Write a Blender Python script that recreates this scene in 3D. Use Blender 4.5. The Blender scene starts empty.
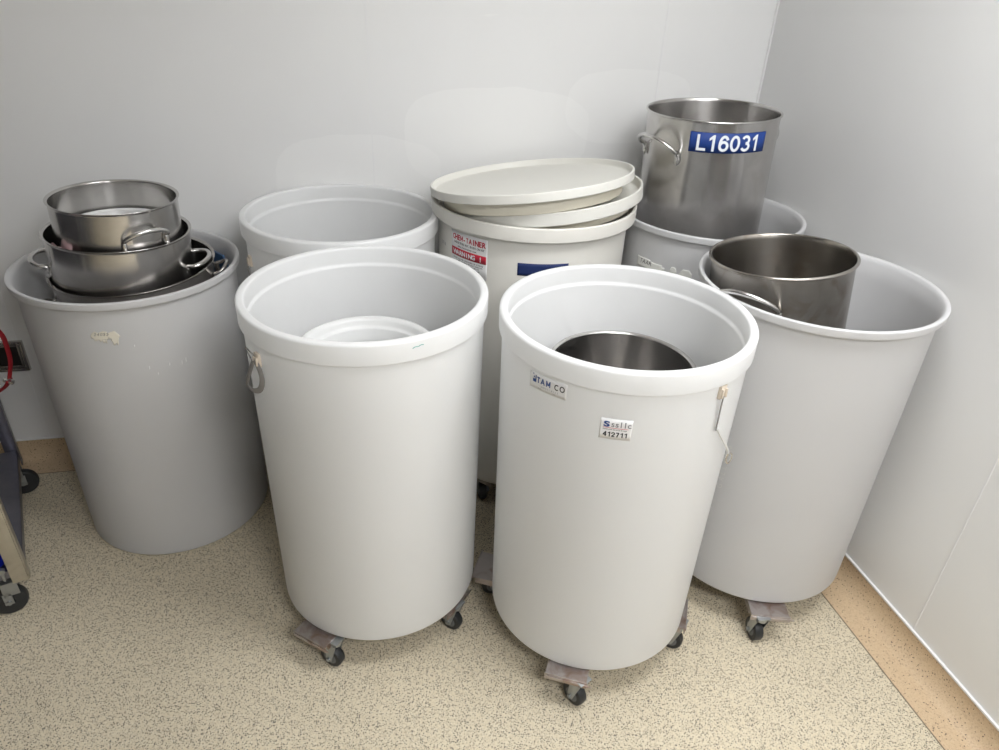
import bpy, bmesh, math, random
from mathutils import Vector, Matrix
random.seed(7)
PI = math.pi
sc = bpy.context.scene
COL = sc.collection

# ------------------------------------------------------------------ helpers
def rad(d): return d * PI / 180.0

def finish(name, bm, mat=None, parent=None, smooth=True, ang=35, loc=None):
    bmesh.ops.recalc_face_normals(bm, faces=bm.faces[:])
    for f in bm.faces: f.smooth = smooth
    if smooth:
        for e in bm.edges:
            if len(e.link_faces) == 2:
                try:
                    if e.calc_face_angle() > rad(ang): e.smooth = False
                except Exception: pass
    me = bpy.data.meshes.new(name); bm.to_mesh(me); bm.free()
    o = bpy.data.objects.new(name, me); COL.objects.link(o)
    if mat: me.materials.append(mat)
    if parent: o.parent = parent
    if loc: o.location = loc
    return o

def thing(name, label, cat, loc=(0, 0, 0), rotz=0, group=None):
    o = bpy.data.objects.new(name, None); COL.objects.link(o)
    o.empty_display_size = .05
    o.location = loc; o.rotation_euler = (0, 0, rotz)
    o['label'] = label; o['category'] = cat
    if group: o['group'] = group
    return o

def structure(o): o['kind'] = 'structure'; return o

def kids(o): return [c for c in list(COL.objects) if c.parent == o]

def copy_tree(o, parent=None):
    c = o.copy(); COL.objects.link(c)
    if parent: c.parent = parent
    for ch in kids(o): copy_tree(ch, c)
    return c

def lathe(bm, prof, n=144, closed=False, cap_start=False, cap_end=False):
    rings = []
    for r, z in prof:
        if r < 1e-6: rings.append([bm.verts.new((0, 0, z))])
        else: rings.append([bm.verts.new((r * math.cos(2 * PI * i / n), r * math.sin(2 * PI * i / n), z)) for i in range(n)])
    pairs = list(zip(rings[:-1], rings[1:]))
    if closed: pairs.append((rings[-1], rings[0]))
    for a, b in pairs:
        for i in range(n):
            j = (i + 1) % n
            if len(a) == 1 and len(b) == 1: continue
            if len(a) == 1: bm.faces.new((a[0], b[i], b[j]))
            elif len(b) == 1: bm.faces.new((a[i], b[0], a[j]))
            else: bm.faces.new((a[i], b[i], b[j], a[j]))
    if cap_start: bm.faces.new(rings[0])
    if cap_end: bm.faces.new(rings[-1])
    return bm

def rounded(prof_pts, radii, seg=5):
    """round the corners of an open (r,z) polyline"""
    out = [prof_pts[0]]
    for i in range(1, len(prof_pts) - 1):
        p0, p1, p2 = (Vector(prof_pts[i - 1]), Vector(prof_pts[i]), Vector(prof_pts[i + 1]))
        r = radii[i]
        if r <= 0: out.append(tuple(p1)); continue
        a = (p0 - p1); b = (p2 - p1)
        d = min(r, a.length * .49, b.length * .49)
        A = p1 + a.normalized() * d; B = p1 + b.normalized() * d
        for k in range(seg + 1):
            t = k / seg
            out.append(tuple((1 - t) ** 2 * A + 2 * t * (1 - t) * p1 + t * t * B))
    out.append(prof_pts[-1])
    return out

def box(bm, c, s, M=None, bev=0):
    vs = []
    x, y, z = c; a, b, h = s[0] / 2, s[1] / 2, s[2] / 2
    ret = bmesh.ops.create_cube(bm, size=1)
    for v in ret['verts']:
        v.co = Vector((x + v.co.x * s[0], y + v.co.y * s[1], z + v.co.z * s[2]))
    vs = ret['verts']
    if bev > 0:
        es = list({e for v in vs for e in v.link_edges})
        r = bmesh.ops.bevel(bm, geom=es, offset=bev, segments=2, affect='EDGES', profile=.6)
        vs = list({v for f in r['faces'] for v in f.verts} | {v for v in vs if v.is_valid})
    if M is not None:
        for v in vs:
            if v.is_valid: v.co = M @ v.co
    return bm

def catmull(pts, sub=6):
    P = [Vector(p) for p in pts]; out = []
    for i in range(len(P) - 1):
        p0 = P[max(i - 1, 0)]; p1 = P[i]; p2 = P[i + 1]; p3 = P[min(i + 2, len(P) - 1)]
        for k in range(sub):
            t = k / sub
            out.append(.5 * ((2 * p1) + (p2 - p0) * t + (2 * p0 - 5 * p1 + 4 * p2 - p3) * t * t + (3 * p1 - p0 - 3 * p2 + p3) * t ** 3))
    out.append(P[-1]); return out

def tube(bm, pts, r, n=12, flat=None):
    """sweep; r number or list; flat = (width scale, thickness scale, ref vector)"""
    m = len(pts); rings = []
    ref = Vector((0, 0, 1)) if flat is None else Vector(flat[2])
    prev = None
    for i, p in enumerate(pts):
        t = (pts[min(i + 1, m - 1)] - pts[max(i - 1, 0)]).normalized()
        if prev is None:
            u = ref.cross(t)
            if u.length < 1e-3: u = Vector((1, 0, 0)).cross(t)
        else: u = prev - t * prev.dot(t)
        u.normalize(); prev = u; w = t.cross(u)
        rr = r[i] if isinstance(r, (list, tuple)) else r
        fa, fb = (1, 1) if flat is None else flat[:2]
        rings.append([bm.verts.new(p + u * rr * fa * math.cos(2 * PI * k / n) + w * rr * fb * math.sin(2 * PI * k / n)) for k in range(n)])
    for a, b in zip(rings[:-1], rings[1:]):
        for k in range(n):
            bm.faces.new((a[k], a[(k + 1) % n], b[(k + 1) % n], b[k]))
    bm.faces.new(rings[0]); bm.faces.new(rings[-1])
    return bm

def cylinder(bm, p0, p1, r, n=24):
    return tube(bm, [Vector(p0), Vector(p1)], r, n)

# ------------------------------------------------------------------ materials
def new_mat(name):
    m = bpy.data.materials.new(name); m.use_nodes = True
    nt = m.node_tree; b = nt.nodes['Principled BSDF']
    return m, nt, b
def setin(b, **k):
    for n, v in k.items(): b.inputs[n.replace('_', ' ')].default_value = v
def plain(name, col, rough=.5, metal=0.0, **k):
    m, nt, b = new_mat(name)
    setin(b, Base_Color=(*col, 1), Roughness=rough, Metallic=metal)
    for kk, v in k.items(): b.inputs[kk.replace('_', ' ')].default_value = v
    return m
def N(nt, t, **k):
    n = nt.nodes.new(t)
    for a, v in k.items(): setattr(n, a, v)
    return n
def ramp(nt, pts, interp='LINEAR'):
    r = N(nt, 'ShaderNodeValToRGB'); r.color_ramp.interpolation = interp
    e = r.color_ramp.elements
    while len(e) > 1: e.remove(e[-1])
    e[0].position = pts[0][0]; e[0].color = (*pts[0][1], 1)
    for p, c in pts[1:]:
        x = e.new(p); x.color = (*c, 1)
    return r
def math_node(nt, op, a=None, b=None):
    n = N(nt, 'ShaderNodeMath', operation=op)
    for i, v in enumerate((a, b)):
        if v is None: continue
        if isinstance(v, (int, float)): n.inputs[i].default_value = v
        else: nt.links.new(v, n.inputs[i])
    return n.outputs[0]

def plastic(name, col, trans=.25, rough=.38):
    m, nt, b = new_mat(name)
    L = nt.links
    tc = N(nt, 'ShaderNodeTexCoord')
    nz = N(nt, 'ShaderNodeTexNoise'); nz.inputs['Scale'].default_value = 3.0; nz.inputs['Detail'].default_value = 5
    L.new(tc.outputs['Object'], nz.inputs['Vector'])
    c = Vector(col)
    r = ramp(nt, [(.3, tuple(c * .97)), (.7, tuple(c))])
    L.new(nz.outputs['Fac'], r.inputs['Fac']); L.new(r.outputs['Color'], b.inputs['Base Color'])
    setin(b, Roughness=rough)
    b.inputs['Specular IOR Level'].default_value = .42
    n2 = N(nt, 'ShaderNodeTexNoise'); n2.inputs['Scale'].default_value = 260; n2.inputs['Detail'].default_value = 2
    L.new(tc.outputs['Object'], n2.inputs['Vector'])
    bp = N(nt, 'ShaderNodeBump'); bp.inputs['Strength'].default_value = .05; bp.inputs['Distance'].default_value = .001
    L.new(n2.outputs['Fac'], bp.inputs['Height']); L.new(bp.outputs['Normal'], b.inputs['Normal'])
    tr = N(nt, 'ShaderNodeBsdfTranslucent'); tr.inputs['Color'].default_value = (*(c * 1.0), 1)
    mx = N(nt, 'ShaderNodeMixShader'); mx.inputs[0].default_value = trans
    L.new(b.outputs[0], mx.inputs[1]); L.new(tr.outputs[0], mx.inputs[2])
    L.new(mx.outputs[0], nt.nodes['Material Output'].inputs['Surface'])
    return m

def steel(name, col, rough=.3, stain=0.0, streak='h', stain_col=(.22, .15, .08), aniso=0.0):
    m, nt, b = new_mat(name); L = nt.links
    if aniso:
        tg = N(nt, 'ShaderNodeTangent', direction_type='RADIAL', axis='Z'); L.new(tg.outputs[0], b.inputs['Tangent'])
        b.inputs['Anisotropic'].default_value = aniso; b.inputs['Anisotropic Rotation'].default_value = .25
    tc = N(nt, 'ShaderNodeTexCoord')
    mp = N(nt, 'ShaderNodeMapping')
    mp.inputs['Scale'].default_value = (4, 4, 180) if streak == 'h' else (70, 70, 2.5)
    L.new(tc.outputs['Object'], mp.inputs['Vector'])
    br = N(nt, 'ShaderNodeTexNoise'); br.inputs['Scale'].default_value = 1; br.inputs['Detail'].default_value = 4
    L.new(mp.outputs[0], br.inputs['Vector'])
    nz = N(nt, 'ShaderNodeTexNoise'); nz.inputs['Scale'].default_value = 9; nz.inputs['Detail'].default_value = 7; nz.inputs['Roughness'].default_value = .65
    L.new(tc.outputs['Object'], nz.inputs['Vector'])
    c = Vector(col)
    r = ramp(nt, [(.3, tuple(c * .86)), (.7, tuple(c * 1.08))])
    L.new(nz.outputs['Fac'], r.inputs['Fac'])
    n3 = N(nt, 'ShaderNodeTexNoise'); n3.inputs['Scale'].default_value = 16; n3.inputs['Detail'].default_value = 6; n3.inputs['Distortion'].default_value = .8
    L.new(tc.outputs['Object'], n3.inputs['Vector'])
    r2 = ramp(nt, [(.5, (0, 0, 0)), (.72, (1, 1, 1))])
    L.new(n3.outputs['Fac'], r2.inputs['Fac'])
    st = math_node(nt, 'MULTIPLY', r2.outputs['Color'], stain)
    mix = N(nt, 'ShaderNodeMixRGB'); mix.inputs['Color2'].default_value = (*stain_col, 1)
    L.new(st, mix.inputs['Fac']); L.new(r.outputs['Color'], mix.inputs['Color1'])
    L.new(mix.outputs[0], b.inputs['Base Color'])
    setin(b, Metallic=1.0)
    rr = N(nt, 'ShaderNodeMapRange')
    kk = .06 if aniso else .28; rr.inputs['To Min'].default_value = rough * (1 - kk); rr.inputs['To Max'].default_value = rough * (1 + kk)
    L.new(br.outputs['Fac'], rr.inputs['Value']); L.new(rr.outputs[0], b.inputs['Roughness'])
    bp = N(nt, 'ShaderNodeBump'); bp.inputs['Strength'].default_value = .0 if aniso else .12; bp.inputs['Distance'].default_value = .0006
    L.new(br.outputs['Fac'], bp.inputs['Height'])
    # faint dents
    n4 = N(nt, 'ShaderNodeTexNoise'); n4.inputs['Scale'].default_value = 5.5; n4.inputs['Detail'].default_value = 1
    L.new(tc.outputs['Object'], n4.inputs['Vector'])
    b2 = N(nt, 'ShaderNodeBump'); b2.inputs['Strength'].default_value = .14; b2.inputs['Distance'].default_value = .006
    L.new(n4.outputs['Fac'], b2.inputs['Height']); L.new(bp.outputs['Normal'], b2.inputs['Normal'])
    L.new(b2.outputs['Normal'], b.inputs['Normal'])
    return m

def wall_mat(name, patches):
    m, nt, b = new_mat(name); L = nt.links
    tc = N(nt, 'ShaderNodeTexCoord')
    nz = N(nt, 'ShaderNodeTexNoise'); nz.inputs['Scale'].default_value = 1.3; nz.inputs['Detail'].default_value = 5
    L.new(tc.outputs['Object'], nz.inputs['Vector'])
    r = ramp(nt, [(.35, (.79, .79, .785)), (.65, (.82, .82, .81))])
    L.new(nz.outputs['Fac'], r.inputs['Fac'])
    col = r.outputs['Color']
    wob = N(nt, 'ShaderNodeTexNoise'); wob.inputs['Scale'].default_value = 5; wob.inputs['Detail'].default_value = 3
    L.new(tc.outputs['Object'], wob.inputs['Vector'])
    sep = N(nt, 'ShaderNodeSeparateXYZ'); L.new(tc.outputs['Object'], sep.inputs[0])
    for (cx, cz, rx, rz) in patches:     # slightly paler patches with a wobbly outline
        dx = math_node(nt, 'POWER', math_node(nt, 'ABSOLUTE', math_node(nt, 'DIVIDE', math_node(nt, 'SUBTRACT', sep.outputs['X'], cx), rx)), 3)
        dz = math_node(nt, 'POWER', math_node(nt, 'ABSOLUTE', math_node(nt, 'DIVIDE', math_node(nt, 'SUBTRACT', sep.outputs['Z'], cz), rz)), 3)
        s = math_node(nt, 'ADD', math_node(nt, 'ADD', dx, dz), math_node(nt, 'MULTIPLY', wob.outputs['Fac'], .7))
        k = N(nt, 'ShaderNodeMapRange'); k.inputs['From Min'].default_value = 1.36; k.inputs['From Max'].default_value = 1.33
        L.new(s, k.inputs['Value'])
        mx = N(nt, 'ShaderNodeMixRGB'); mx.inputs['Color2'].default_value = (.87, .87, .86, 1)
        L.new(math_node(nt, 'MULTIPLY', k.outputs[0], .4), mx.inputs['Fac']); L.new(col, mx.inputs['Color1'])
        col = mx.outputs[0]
    # thin pale scratches
    mp = N(nt, 'ShaderNodeMapping'); mp.inputs['Scale'].default_value = (1, 1, 5); mp.inputs['Rotation'].default_value = (0, .3, 0)
    L.new(tc.outputs['Object'], mp.inputs['Vector'])
    vo = N(nt, 'ShaderNodeTexNoise'); vo.inputs['Scale'].default_value = 7; vo.inputs['Detail'].default_value = 2
    L.new(mp.outputs[0], vo.inputs['Vector'])
    k2 = ramp(nt, [(.735, (0, 0, 0)), (.76, (1, 1, 1))]); L.new(vo.outputs['Fac'], k2.inputs['Fac'])
    mx = N(nt, 'ShaderNodeMixRGB'); mx.inputs['Color2'].default_value = (.85, .85, .84, 1)
    L.new(math_node(nt, 'MULTIPLY', k2.outputs['Color'], .5), mx.inputs['Fac']); L.new(col, mx.inputs['Color1'])
    L.new(mx.outputs[0], b.inputs['Base Color'])
    setin(b, Roughness=.36); b.inputs['Specular IOR Level'].default_value = .4
    n2 = N(nt, 'ShaderNodeTexNoise'); n2.inputs['Scale'].default_value = 2.2; n2.inputs['Detail'].default_value = 3
    L.new(tc.outputs['Object'], n2.inputs['Vector'])
    bp = N(nt, 'ShaderNodeBump'); bp.inputs['Strength'].default_value = .25; bp.inputs['Distance'].default_value = .01
    L.new(n2.outputs['Fac'], bp.inputs['Height']); L.new(bp.outputs['Normal'], b.inputs['Normal'])
    return m

def grain_mat(name, base, light, mid, dark, amt_dark, amt_mid, scale, rough=.55, dots=0.0):
    m, nt, b = new_mat(name); L = nt.links
    tc = N(nt, 'ShaderNodeTexCoord')
    v = N(nt, 'ShaderNodeTexVoronoi'); v.inputs['Scale'].default_value = scale
    L.new(tc.outputs['Object'], v.inputs['Vector'])
    sp = N(nt, 'ShaderNodeSeparateColor'); L.new(v.outputs['Color'], sp.inputs[0])
    r = ramp(nt, [(0, dark), (amt_dark, mid), (amt_dark + amt_mid, base), (.6, light), (.85, base)], 'CONSTANT')
    L.new(sp.outputs[0], r.inputs['Fac'])
    v2 = N(nt, 'ShaderNodeTexVoronoi'); v2.inputs['Scale'].default_value = scale * .62
    L.new(tc.outputs['Object'], v2.inputs['Vector'])
    s2 = N(nt, 'ShaderNodeSeparateColor'); L.new(v2.outputs['Color'], s2.inputs[0])
    r2 = ramp(nt, [(0, (1, 1, 1)), (amt_dark * .35, (0, 0, 0))], 'CONSTANT')
    L.new(s2.outputs[1], r2.inputs['Fac'])
    mx = N(nt, 'ShaderNodeMixRGB'); mx.inputs['Color2'].default_value = (*[x * .9 for x in mid], 1)
    L.new(r2.outputs['Color'], mx.inputs['Fac']); L.new(r.outputs['Color'], mx.inputs['Color1'])
    v3 = N(nt, 'ShaderNodeTexVoronoi'); v3.inputs['Scale'].default_value = 215
    L.new(tc.outputs['Object'], v3.inputs['Vector'])
    s3 = N(nt, 'ShaderNodeSeparateColor'); L.new(v3.outputs['Color'], s3.inputs[0])
    dot = math_node(nt, 'MULTIPLY', math_node(nt, 'LESS_THAN', v3.outputs['Distance'], .33), math_node(nt, 'LESS_THAN', s3.outputs[0], dots))
    md = N(nt, 'ShaderNodeMixRGB'); md.inputs['Color2'].default_value = (.012, .012, .014, 1)
    L.new(dot, md.inputs['Fac']); L.new(mx.outputs[0], md.inputs['Color1']); mx = md
    nz = N(nt, 'ShaderNodeTexNoise'); nz.inputs['Scale'].default_value = 2.5; nz.inputs['Detail'].default_value = 6
    L.new(tc.outputs['Object'], nz.inputs['Vector'])
    rr = ramp(nt, [(.35, (.93, .93, .93)), (.65, (1.0, 1.0, 1.0))]); L.new(nz.outputs['Fac'], rr.inputs['Fac'])
    mm = N(nt, 'ShaderNodeMixRGB', blend_type='MULTIPLY'); mm.inputs['Fac'].default_value = 1
    L.new(mx.outputs[0], mm.inputs['Color1']); L.new(rr.outputs['Color'], mm.inputs['Color2'])
    L.new(mm.outputs[0], b.inputs['Base Color'])
    setin(b, Roughness=rough)
    return m

WHITE = plastic('white_polyethylene', (.95, .955, .955), .38, .33)
NATURAL = plastic('natural_polyethylene', (.74, .74, .745), .25, .42)
CREAM = plastic('cream_polyethylene', (.92, .90, .84), .15, .42)
LIDM = plastic('lid_polyethylene', (.84, .83, .775), .15, .42)
BUCKET = plastic('bucket_plastic', (.80, .805, .80), .15, .22)
PLUGM = plastic('plug_polyethylene', (.90, .85, .71), .1, .5)
STEEL_TALL = steel('brushed_steel_tall', (.62, .605, .59), .26, .12, 'v', aniso=.75)
STEEL_AGED = steel('aged_steel', (.47, .445, .41), .26, .6, 'h', (.27, .21, .16), aniso=.8)
STEEL_POT = steel('brushed_steel', (.62, .605, .59), .22, .04, 'h', aniso=.8)
STEEL_DARK = steel('dull_steel', (.50, .48, .46), .26, .1, 'h', aniso=.7)
STEEL_HANDLE = plain('handle_steel', (.66, .65, .64), .22, 1.0)
GALV = steel('dolly_steel', (.50, .46, .45), .42, .9, 'h', (.26, .16, .11))
DARKEDGE = plain('grimy_edge', (.24, .19, .15), .6, .4)
ZINC = plain('zinc_fork', (.38, .40, .41), .35, .9)
RUBBER = plain('black_rubber', (.018, .02, .022), .45)
HUBM = plain('grey_hub', (.13, .14, .15), .4)
PAPER = plain('label_paper', (.83, .83, .83), .5)
TORN = plain('torn_paper', (.72, .68, .58), .8)
OLDPAPER = plain('old_paper', (.70, .70, .66), .7)
INK = plain('black_ink', (.02, .02, .025), .6)
GREYINK = plain('grey_ink', (.22, .22, .24), .6)
NAVY = plain('navy_ink', (.02, .07, .26), .5)
REDINK = plain('red_ink', (.50, .015, .04), .5)
BLUETAPE = plain('blue_tape', (.006, .04, .22), .6)
NAVYTAPE = plain('navy_tape', (.004, .018, .10), .7)
WHITEINK = plain('white_letters', (.80, .84, .88), .5)
TEALPEN = plain('teal_pen', (.08, .38, .36), .6)
BEIGE = plain('beige_tab', (.68, .60, .50), .5)
STRAPM = plain('grey_webbing', (.30, .29, .28), .7)
CABLE = plain('white_cord', (.75, .75, .74), .5)
CARTM = steel('cart_steel', (.26, .26, .30), .38, .2, 'h', (.15, .14, .16))
CARTLEG = steel('cart_leg_steel', (.60, .57, .50), .42, .2, 'v')
BLUEPL = plain('blue_plastic', (.005, .02, .42), .35)
DARKBLUE = plain('dark_blue_plastic', (.03, .09, .20), .45)
REDM = plain('red_webbing', (.22, .004, .010), .5)
DARKM = plain('dark_recess', (.01, .008, .007), .4)
EMBOSS = plain('emboss_marks', (.80, .80, .78), .5)
SCUFF = plain('scuff', (.92, .92, .92), .6)
CAULK = plain('white_caulk', (.80, .80, .80), .5)
CEILM = plain('ceiling_paint', (.75, .75, .74), .8)

# ------------------------------------------------------------------ camera
F, TH, RO, CH = 702.894, .52829, .047794, 1.76448
cam = bpy.data.cameras.new('camera'); co = bpy.data.objects.new('camera', cam); COL.objects.link(co)
right = Vector((1, 0, 0)); up = Vector((0, math.sin(TH), math.cos(TH))); fwd = Vector((0, math.cos(TH), -math.sin(TH)))
X = right * math.cos(RO) + up * math.sin(RO); Y = -right * math.sin(RO) + up * math.cos(RO); Z = -fwd
M = Matrix((X, Y, Z)).transposed().to_4x4(); M.translation = (0, 0, CH)
co.matrix_world = M
cam.sensor_width = 36; cam.sensor_fit = 'HORIZONTAL'; cam.lens = F * 36 / 999; cam.clip_start = .05
sc.camera = co

# ------------------------------------------------------------------ the room
PHI = .2391
K = Vector((.9389, 2.8815, 0))
DR = Vector((math.sin(PHI), -math.cos(PHI), 0))       # along the right wall, towards the camera
DB = Vector((-math.cos(PHI), -math.sin(PHI), 0))      # along the back wall, to the left
LR, LB, HC, TK = 5.4, 3.7, 2.7, .1
def room_box(name, o, d, n, length, thick, z0, z1, mat):
    """slab in its own frame: local x along d, local y out of the room"""
    bm = bmesh.new()
    box(bm, (length / 2, thick / 2, (z0 + z1) / 2), (length, thick, z1 - z0))
    ob = finish(name, bm, mat, smooth=False)
    Mx = Matrix((d, n, Vector((0, 0, 1)))).transposed().to_4x4(); Mx.translation = o
    if Mx.determinant() < 0: pass
    ob.matrix_world = Mx
    return structure(ob)
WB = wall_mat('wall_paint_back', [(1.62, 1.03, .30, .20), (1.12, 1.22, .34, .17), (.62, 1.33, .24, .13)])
WR = wall_mat('wall_paint_right', [])
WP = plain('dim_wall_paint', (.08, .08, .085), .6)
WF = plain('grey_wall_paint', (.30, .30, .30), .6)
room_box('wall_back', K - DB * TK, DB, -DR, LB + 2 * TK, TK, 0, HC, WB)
room_box('wall_right', K, DR, -DB, LR, TK, 0, HC, WR)
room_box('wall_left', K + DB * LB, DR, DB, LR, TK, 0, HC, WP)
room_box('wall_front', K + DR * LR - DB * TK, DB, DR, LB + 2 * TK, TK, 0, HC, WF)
FLOORM = grain_mat('quartz_floor', (.645, .565, .415), (.70, .63, .485), (.46, .395, .29), (.10, .09, .08), .05, .16, 430, dots=.42)
COVEM = grain_mat('cove_epoxy', (.60, .45, .29), (.63, .485, .315), (.52, .38, .25), (.14, .10, .07), .012, .15, 330, .4, dots=.04)
bm = bmesh.new(); box(bm, (LB / 2, LR / 2, -.05), (LB + .2, LR + .2, .1))
fl = finish('floor', bm, FLOORM, smooth=False)
Mx = Matrix((DB, DR, Vector((0, 0, 1)))).transposed().to_4x4(); Mx.translation = K
fl.matrix_world = Mx; structure(fl)
bm = bmesh.new(); box(bm, (LB / 2, LR / 2, HC + .05), (LB + .2, LR + .2, .1))
cl = finish('ceiling', bm, CEILM, smooth=False); cl.matrix_world = Mx; structure(cl)

COV, ZB = .119, .082
prof = [(COV, 0), (COV, .002)]
prof += [(.06, .005)]
for i in range(1, 9):
    a = i / 8 * PI / 2
    prof.append((.06 - .054 * math.sin(a), .005 + .068 * (1 - math.cos(a)) + .0))
prof += [(.006, ZB), (0, ZB)]
def sweep(name, o, d, n, s0, s1, prof, mat, miter0=0, miter1=0, ang=30):
    bm = bmesh.new(); A = []; B = []
    for (p, z) in prof:
        A.append(bm.verts.new(o + d * (s0 + miter0 * p) + n * p + Vector((0, 0, z))))
        B.append(bm.verts.new(o + d * (s1 - miter1 * p) + n * p + Vector((0, 0, z))))
    for i in range(len(prof) - 1): bm.faces.new((A[i], A[i + 1], B[i + 1], B[i]))
    A0 = bm.verts.new(o + d * s0); B0 = bm.verts.new(o + d * s1)
    bm.faces.new((A[-1], A0, B0, B[-1])); bm.faces.new((A0, A[0], B[0], B0))
    bm.faces.new(A + [A0]); bm.faces.new(B + [B0])
    return structure(finish(name, bm, mat, ang=ang))
sweep('baseboard_right', K, DR, DB, 0, LR, prof, COVEM, 1, 0)
sweep('baseboard_back', K, DB, DR, 0, LB, prof, COVEM, 1, 0)
tn = [0]
def trim(name_, bmx, mat):
    tn[0] += 1
    return structure(finish('trim_%d' % tn[0], bmx, mat, smooth=False))
Z3 = Vector((0, 0, 1))
def strip(o, d, n, s0, s1, z0, z1, th):
    bm = bmesh.new()
    vs = []
    for s in (s0, s1):
        for p in (0, th):
            for z in (z0, z1): vs.append(bm.verts.new(o + d * s + n * p + Z3 * z))
    for f in ((0, 1, 3, 2), (4, 5, 7, 6), (0, 1, 5, 4), (2, 3, 7, 6), (0, 2, 6, 4), (1, 3, 7, 5)): bm.faces.new([vs[i] for i in f])
    return bm
trim('cap', strip(K, DR, DB, .0, LR, ZB, ZB + .006, .0075), CAULK)
trim('cap', strip(K, DB, DR, .0, LB, ZB, ZB + .004, .0065), CAULK)
for s in (.423, 1.466, 2.775): trim('seam', strip(K, DB, DR, s - .0018, s + .0018, ZB, HC, .0012), CAULK)
trim('seam', strip(K, DR, DB, 1.447, 1.451, ZB, HC, .0012), CAULK)
bm = bmesh.new()
tube(bm, [K + Z3 * ZB + DR * .002 + DB * .002, K + Z3 * HC + DR * .002 + DB * .002], .005, 8)
trim('corner', bm, CAULK)
# dark joint where the cove meets the floor
JOINT = plain('dark_joint', (.22, .18, .13), .7)
trim('joint', strip(K + DB * COV, DR, DB, COV, LR, 0, .0012, .003), JOINT)
trim('joint', strip(K + DR * COV, DB, DR, COV, LB, 0, .0012, .003), JOINT)

# ------------------------------------------------------------------ ceiling lights
def light_mat(strength):
    EM = bpy.data.materials.new('light_diffuser'); EM.use_nodes = True
    nt = EM.node_tree; nt.nodes.clear()
    em = N(nt, 'ShaderNodeEmission'); em.inputs['Color'].default_value = (.985, .99, 1, 1); em.inputs['Strength'].default_value = strength
    out = N(nt, 'ShaderNodeOutputMaterial'); nt.links.new(em.outputs[0], out.inputs[0]); return EM
FRM = plain('light_frame_paint', (.8, .8, .8), .5)
def ceiling_light(x, y, lab, EM, L=1.2, W=.6):
    t = thing('ceiling_light', lab, 'ceiling light', (x, y, HC), -PHI)
    bm = bmesh.new()
    for sx, sy, a, b in ((0, -1, L, .03), (0, 1, L, .03), (-1, 0, .03, W), (1, 0, .03, W)):
        box(bm, (sx * (L / 2), sy * (W / 2), -.02), (a + .03, b, .04) if sy else (a, b + .03, .04))
    finish('frame', bm, FRM, t, smooth=False)
    bm = bmesh.new(); box(bm, (0, 0, -.012), (L - .03, W - .03, .01)); finish('diffuser', bm, EM, t, smooth=False)
    return t
ceiling_light(.72, 1.05, 'white framed ceiling light panel above the drums, nearest the corner', light_mat(9.5))
ceiling_light(.9, -.7, 'white framed ceiling light panel behind the camera, far from the drums', light_mat(16))

# ------------------------------------------------------------------ curved stickers and lettering
def patch(name, parent, R, a0, a1, z0, z1, mat, nx=24, nz=4, off=.0008, mask=None, shear=0.0):
    """sheet wrapped round a (slightly conical) wall; R(z) gives the wall radius; angles in degrees"""
    bm = bmesh.new(); V = {}
    def vert(i, j):
        if (i, j) not in V:
            a = rad(a0 + (a1 - a0) * i / nx); z = z0 + (z1 - z0) * j / nz + shear * i / nx
            r = R(z) + off
            V[(i, j)] = bm.verts.new((r * math.cos(a), r * math.sin(a), z))
        return V[(i, j)]
    for i in range(nx):
        for j in range(nz):
            if mask and not mask((i + .5) / nx, (j + .5) / nz): continue
            bm.faces.new((vert(i, j), vert(i + 1, j), vert(i + 1, j + 1), vert(i, j + 1)))
    o = finish(name, bm, mat, parent)
    md = o.modifiers.new('thickness', 'SOLIDIFY'); md.thickness = .0004; md.offset = 1
    return o
def _arc(cx, cy, rx, ry, a0, a1, n=16):
    return [(cx + rx * math.cos(rad(a0 + (a1 - a0) * i / n)), cy + ry * math.sin(rad(a0 + (a1 - a0) * i / n))) for i in range(n + 1)]
STROKES = {   # centre lines of plain sans-serif characters, cap height 1
    'L': [[(.07, 1), (.07, 0)], [(.0, 0), (.58, 0)]],
    '0': [_arc(.31, .5, .25, .5, 0, 360, 28)],
    '6': [_arc(.31, .30, .24, .30, 0, 360, 24), _arc(.33, .42, .26, .58, 180, 35, 14)],
    '3': [_arc(.28, .74, .22, .26, 160, -90, 16), _arc(.28, .26, .25, .26, 90, -160, 16)],
    '2': [_arc(.28, .70, .23, .30, 165, -25, 14) + [(.10, .06)], [(.02, 0), (.56, 0)]],
    '7': [[(.02, 1), (.54, 1)], [(.50, .96), (.34, .5), (.24, 0)]],
    '4': [[(.44, 1), (.44, 0)], [(.42, .98), (.06, .30)], [(.0, .26), (.60, .26)]],
    'T': [[(.0, 1), (.62, 1)], [(.31, .95), (.31, 0)]],
    'A': [[(.03, 0), (.34, 1)], [(.34, 1), (.65, 0)], [(.14, .28), (.54, .28)]],
    'M': [[(.06, 0), (.06, 1)], [(.06, 1), (.38, .15)], [(.38, .15), (.70, 1)], [(.70, 1), (.70, 0)]],
    'C': [_arc(.38, .5, .34, .5, 48, 312, 20)],
    'O': [_arc(.40, .5, .36, .5, 0, 360, 28)],
}
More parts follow.
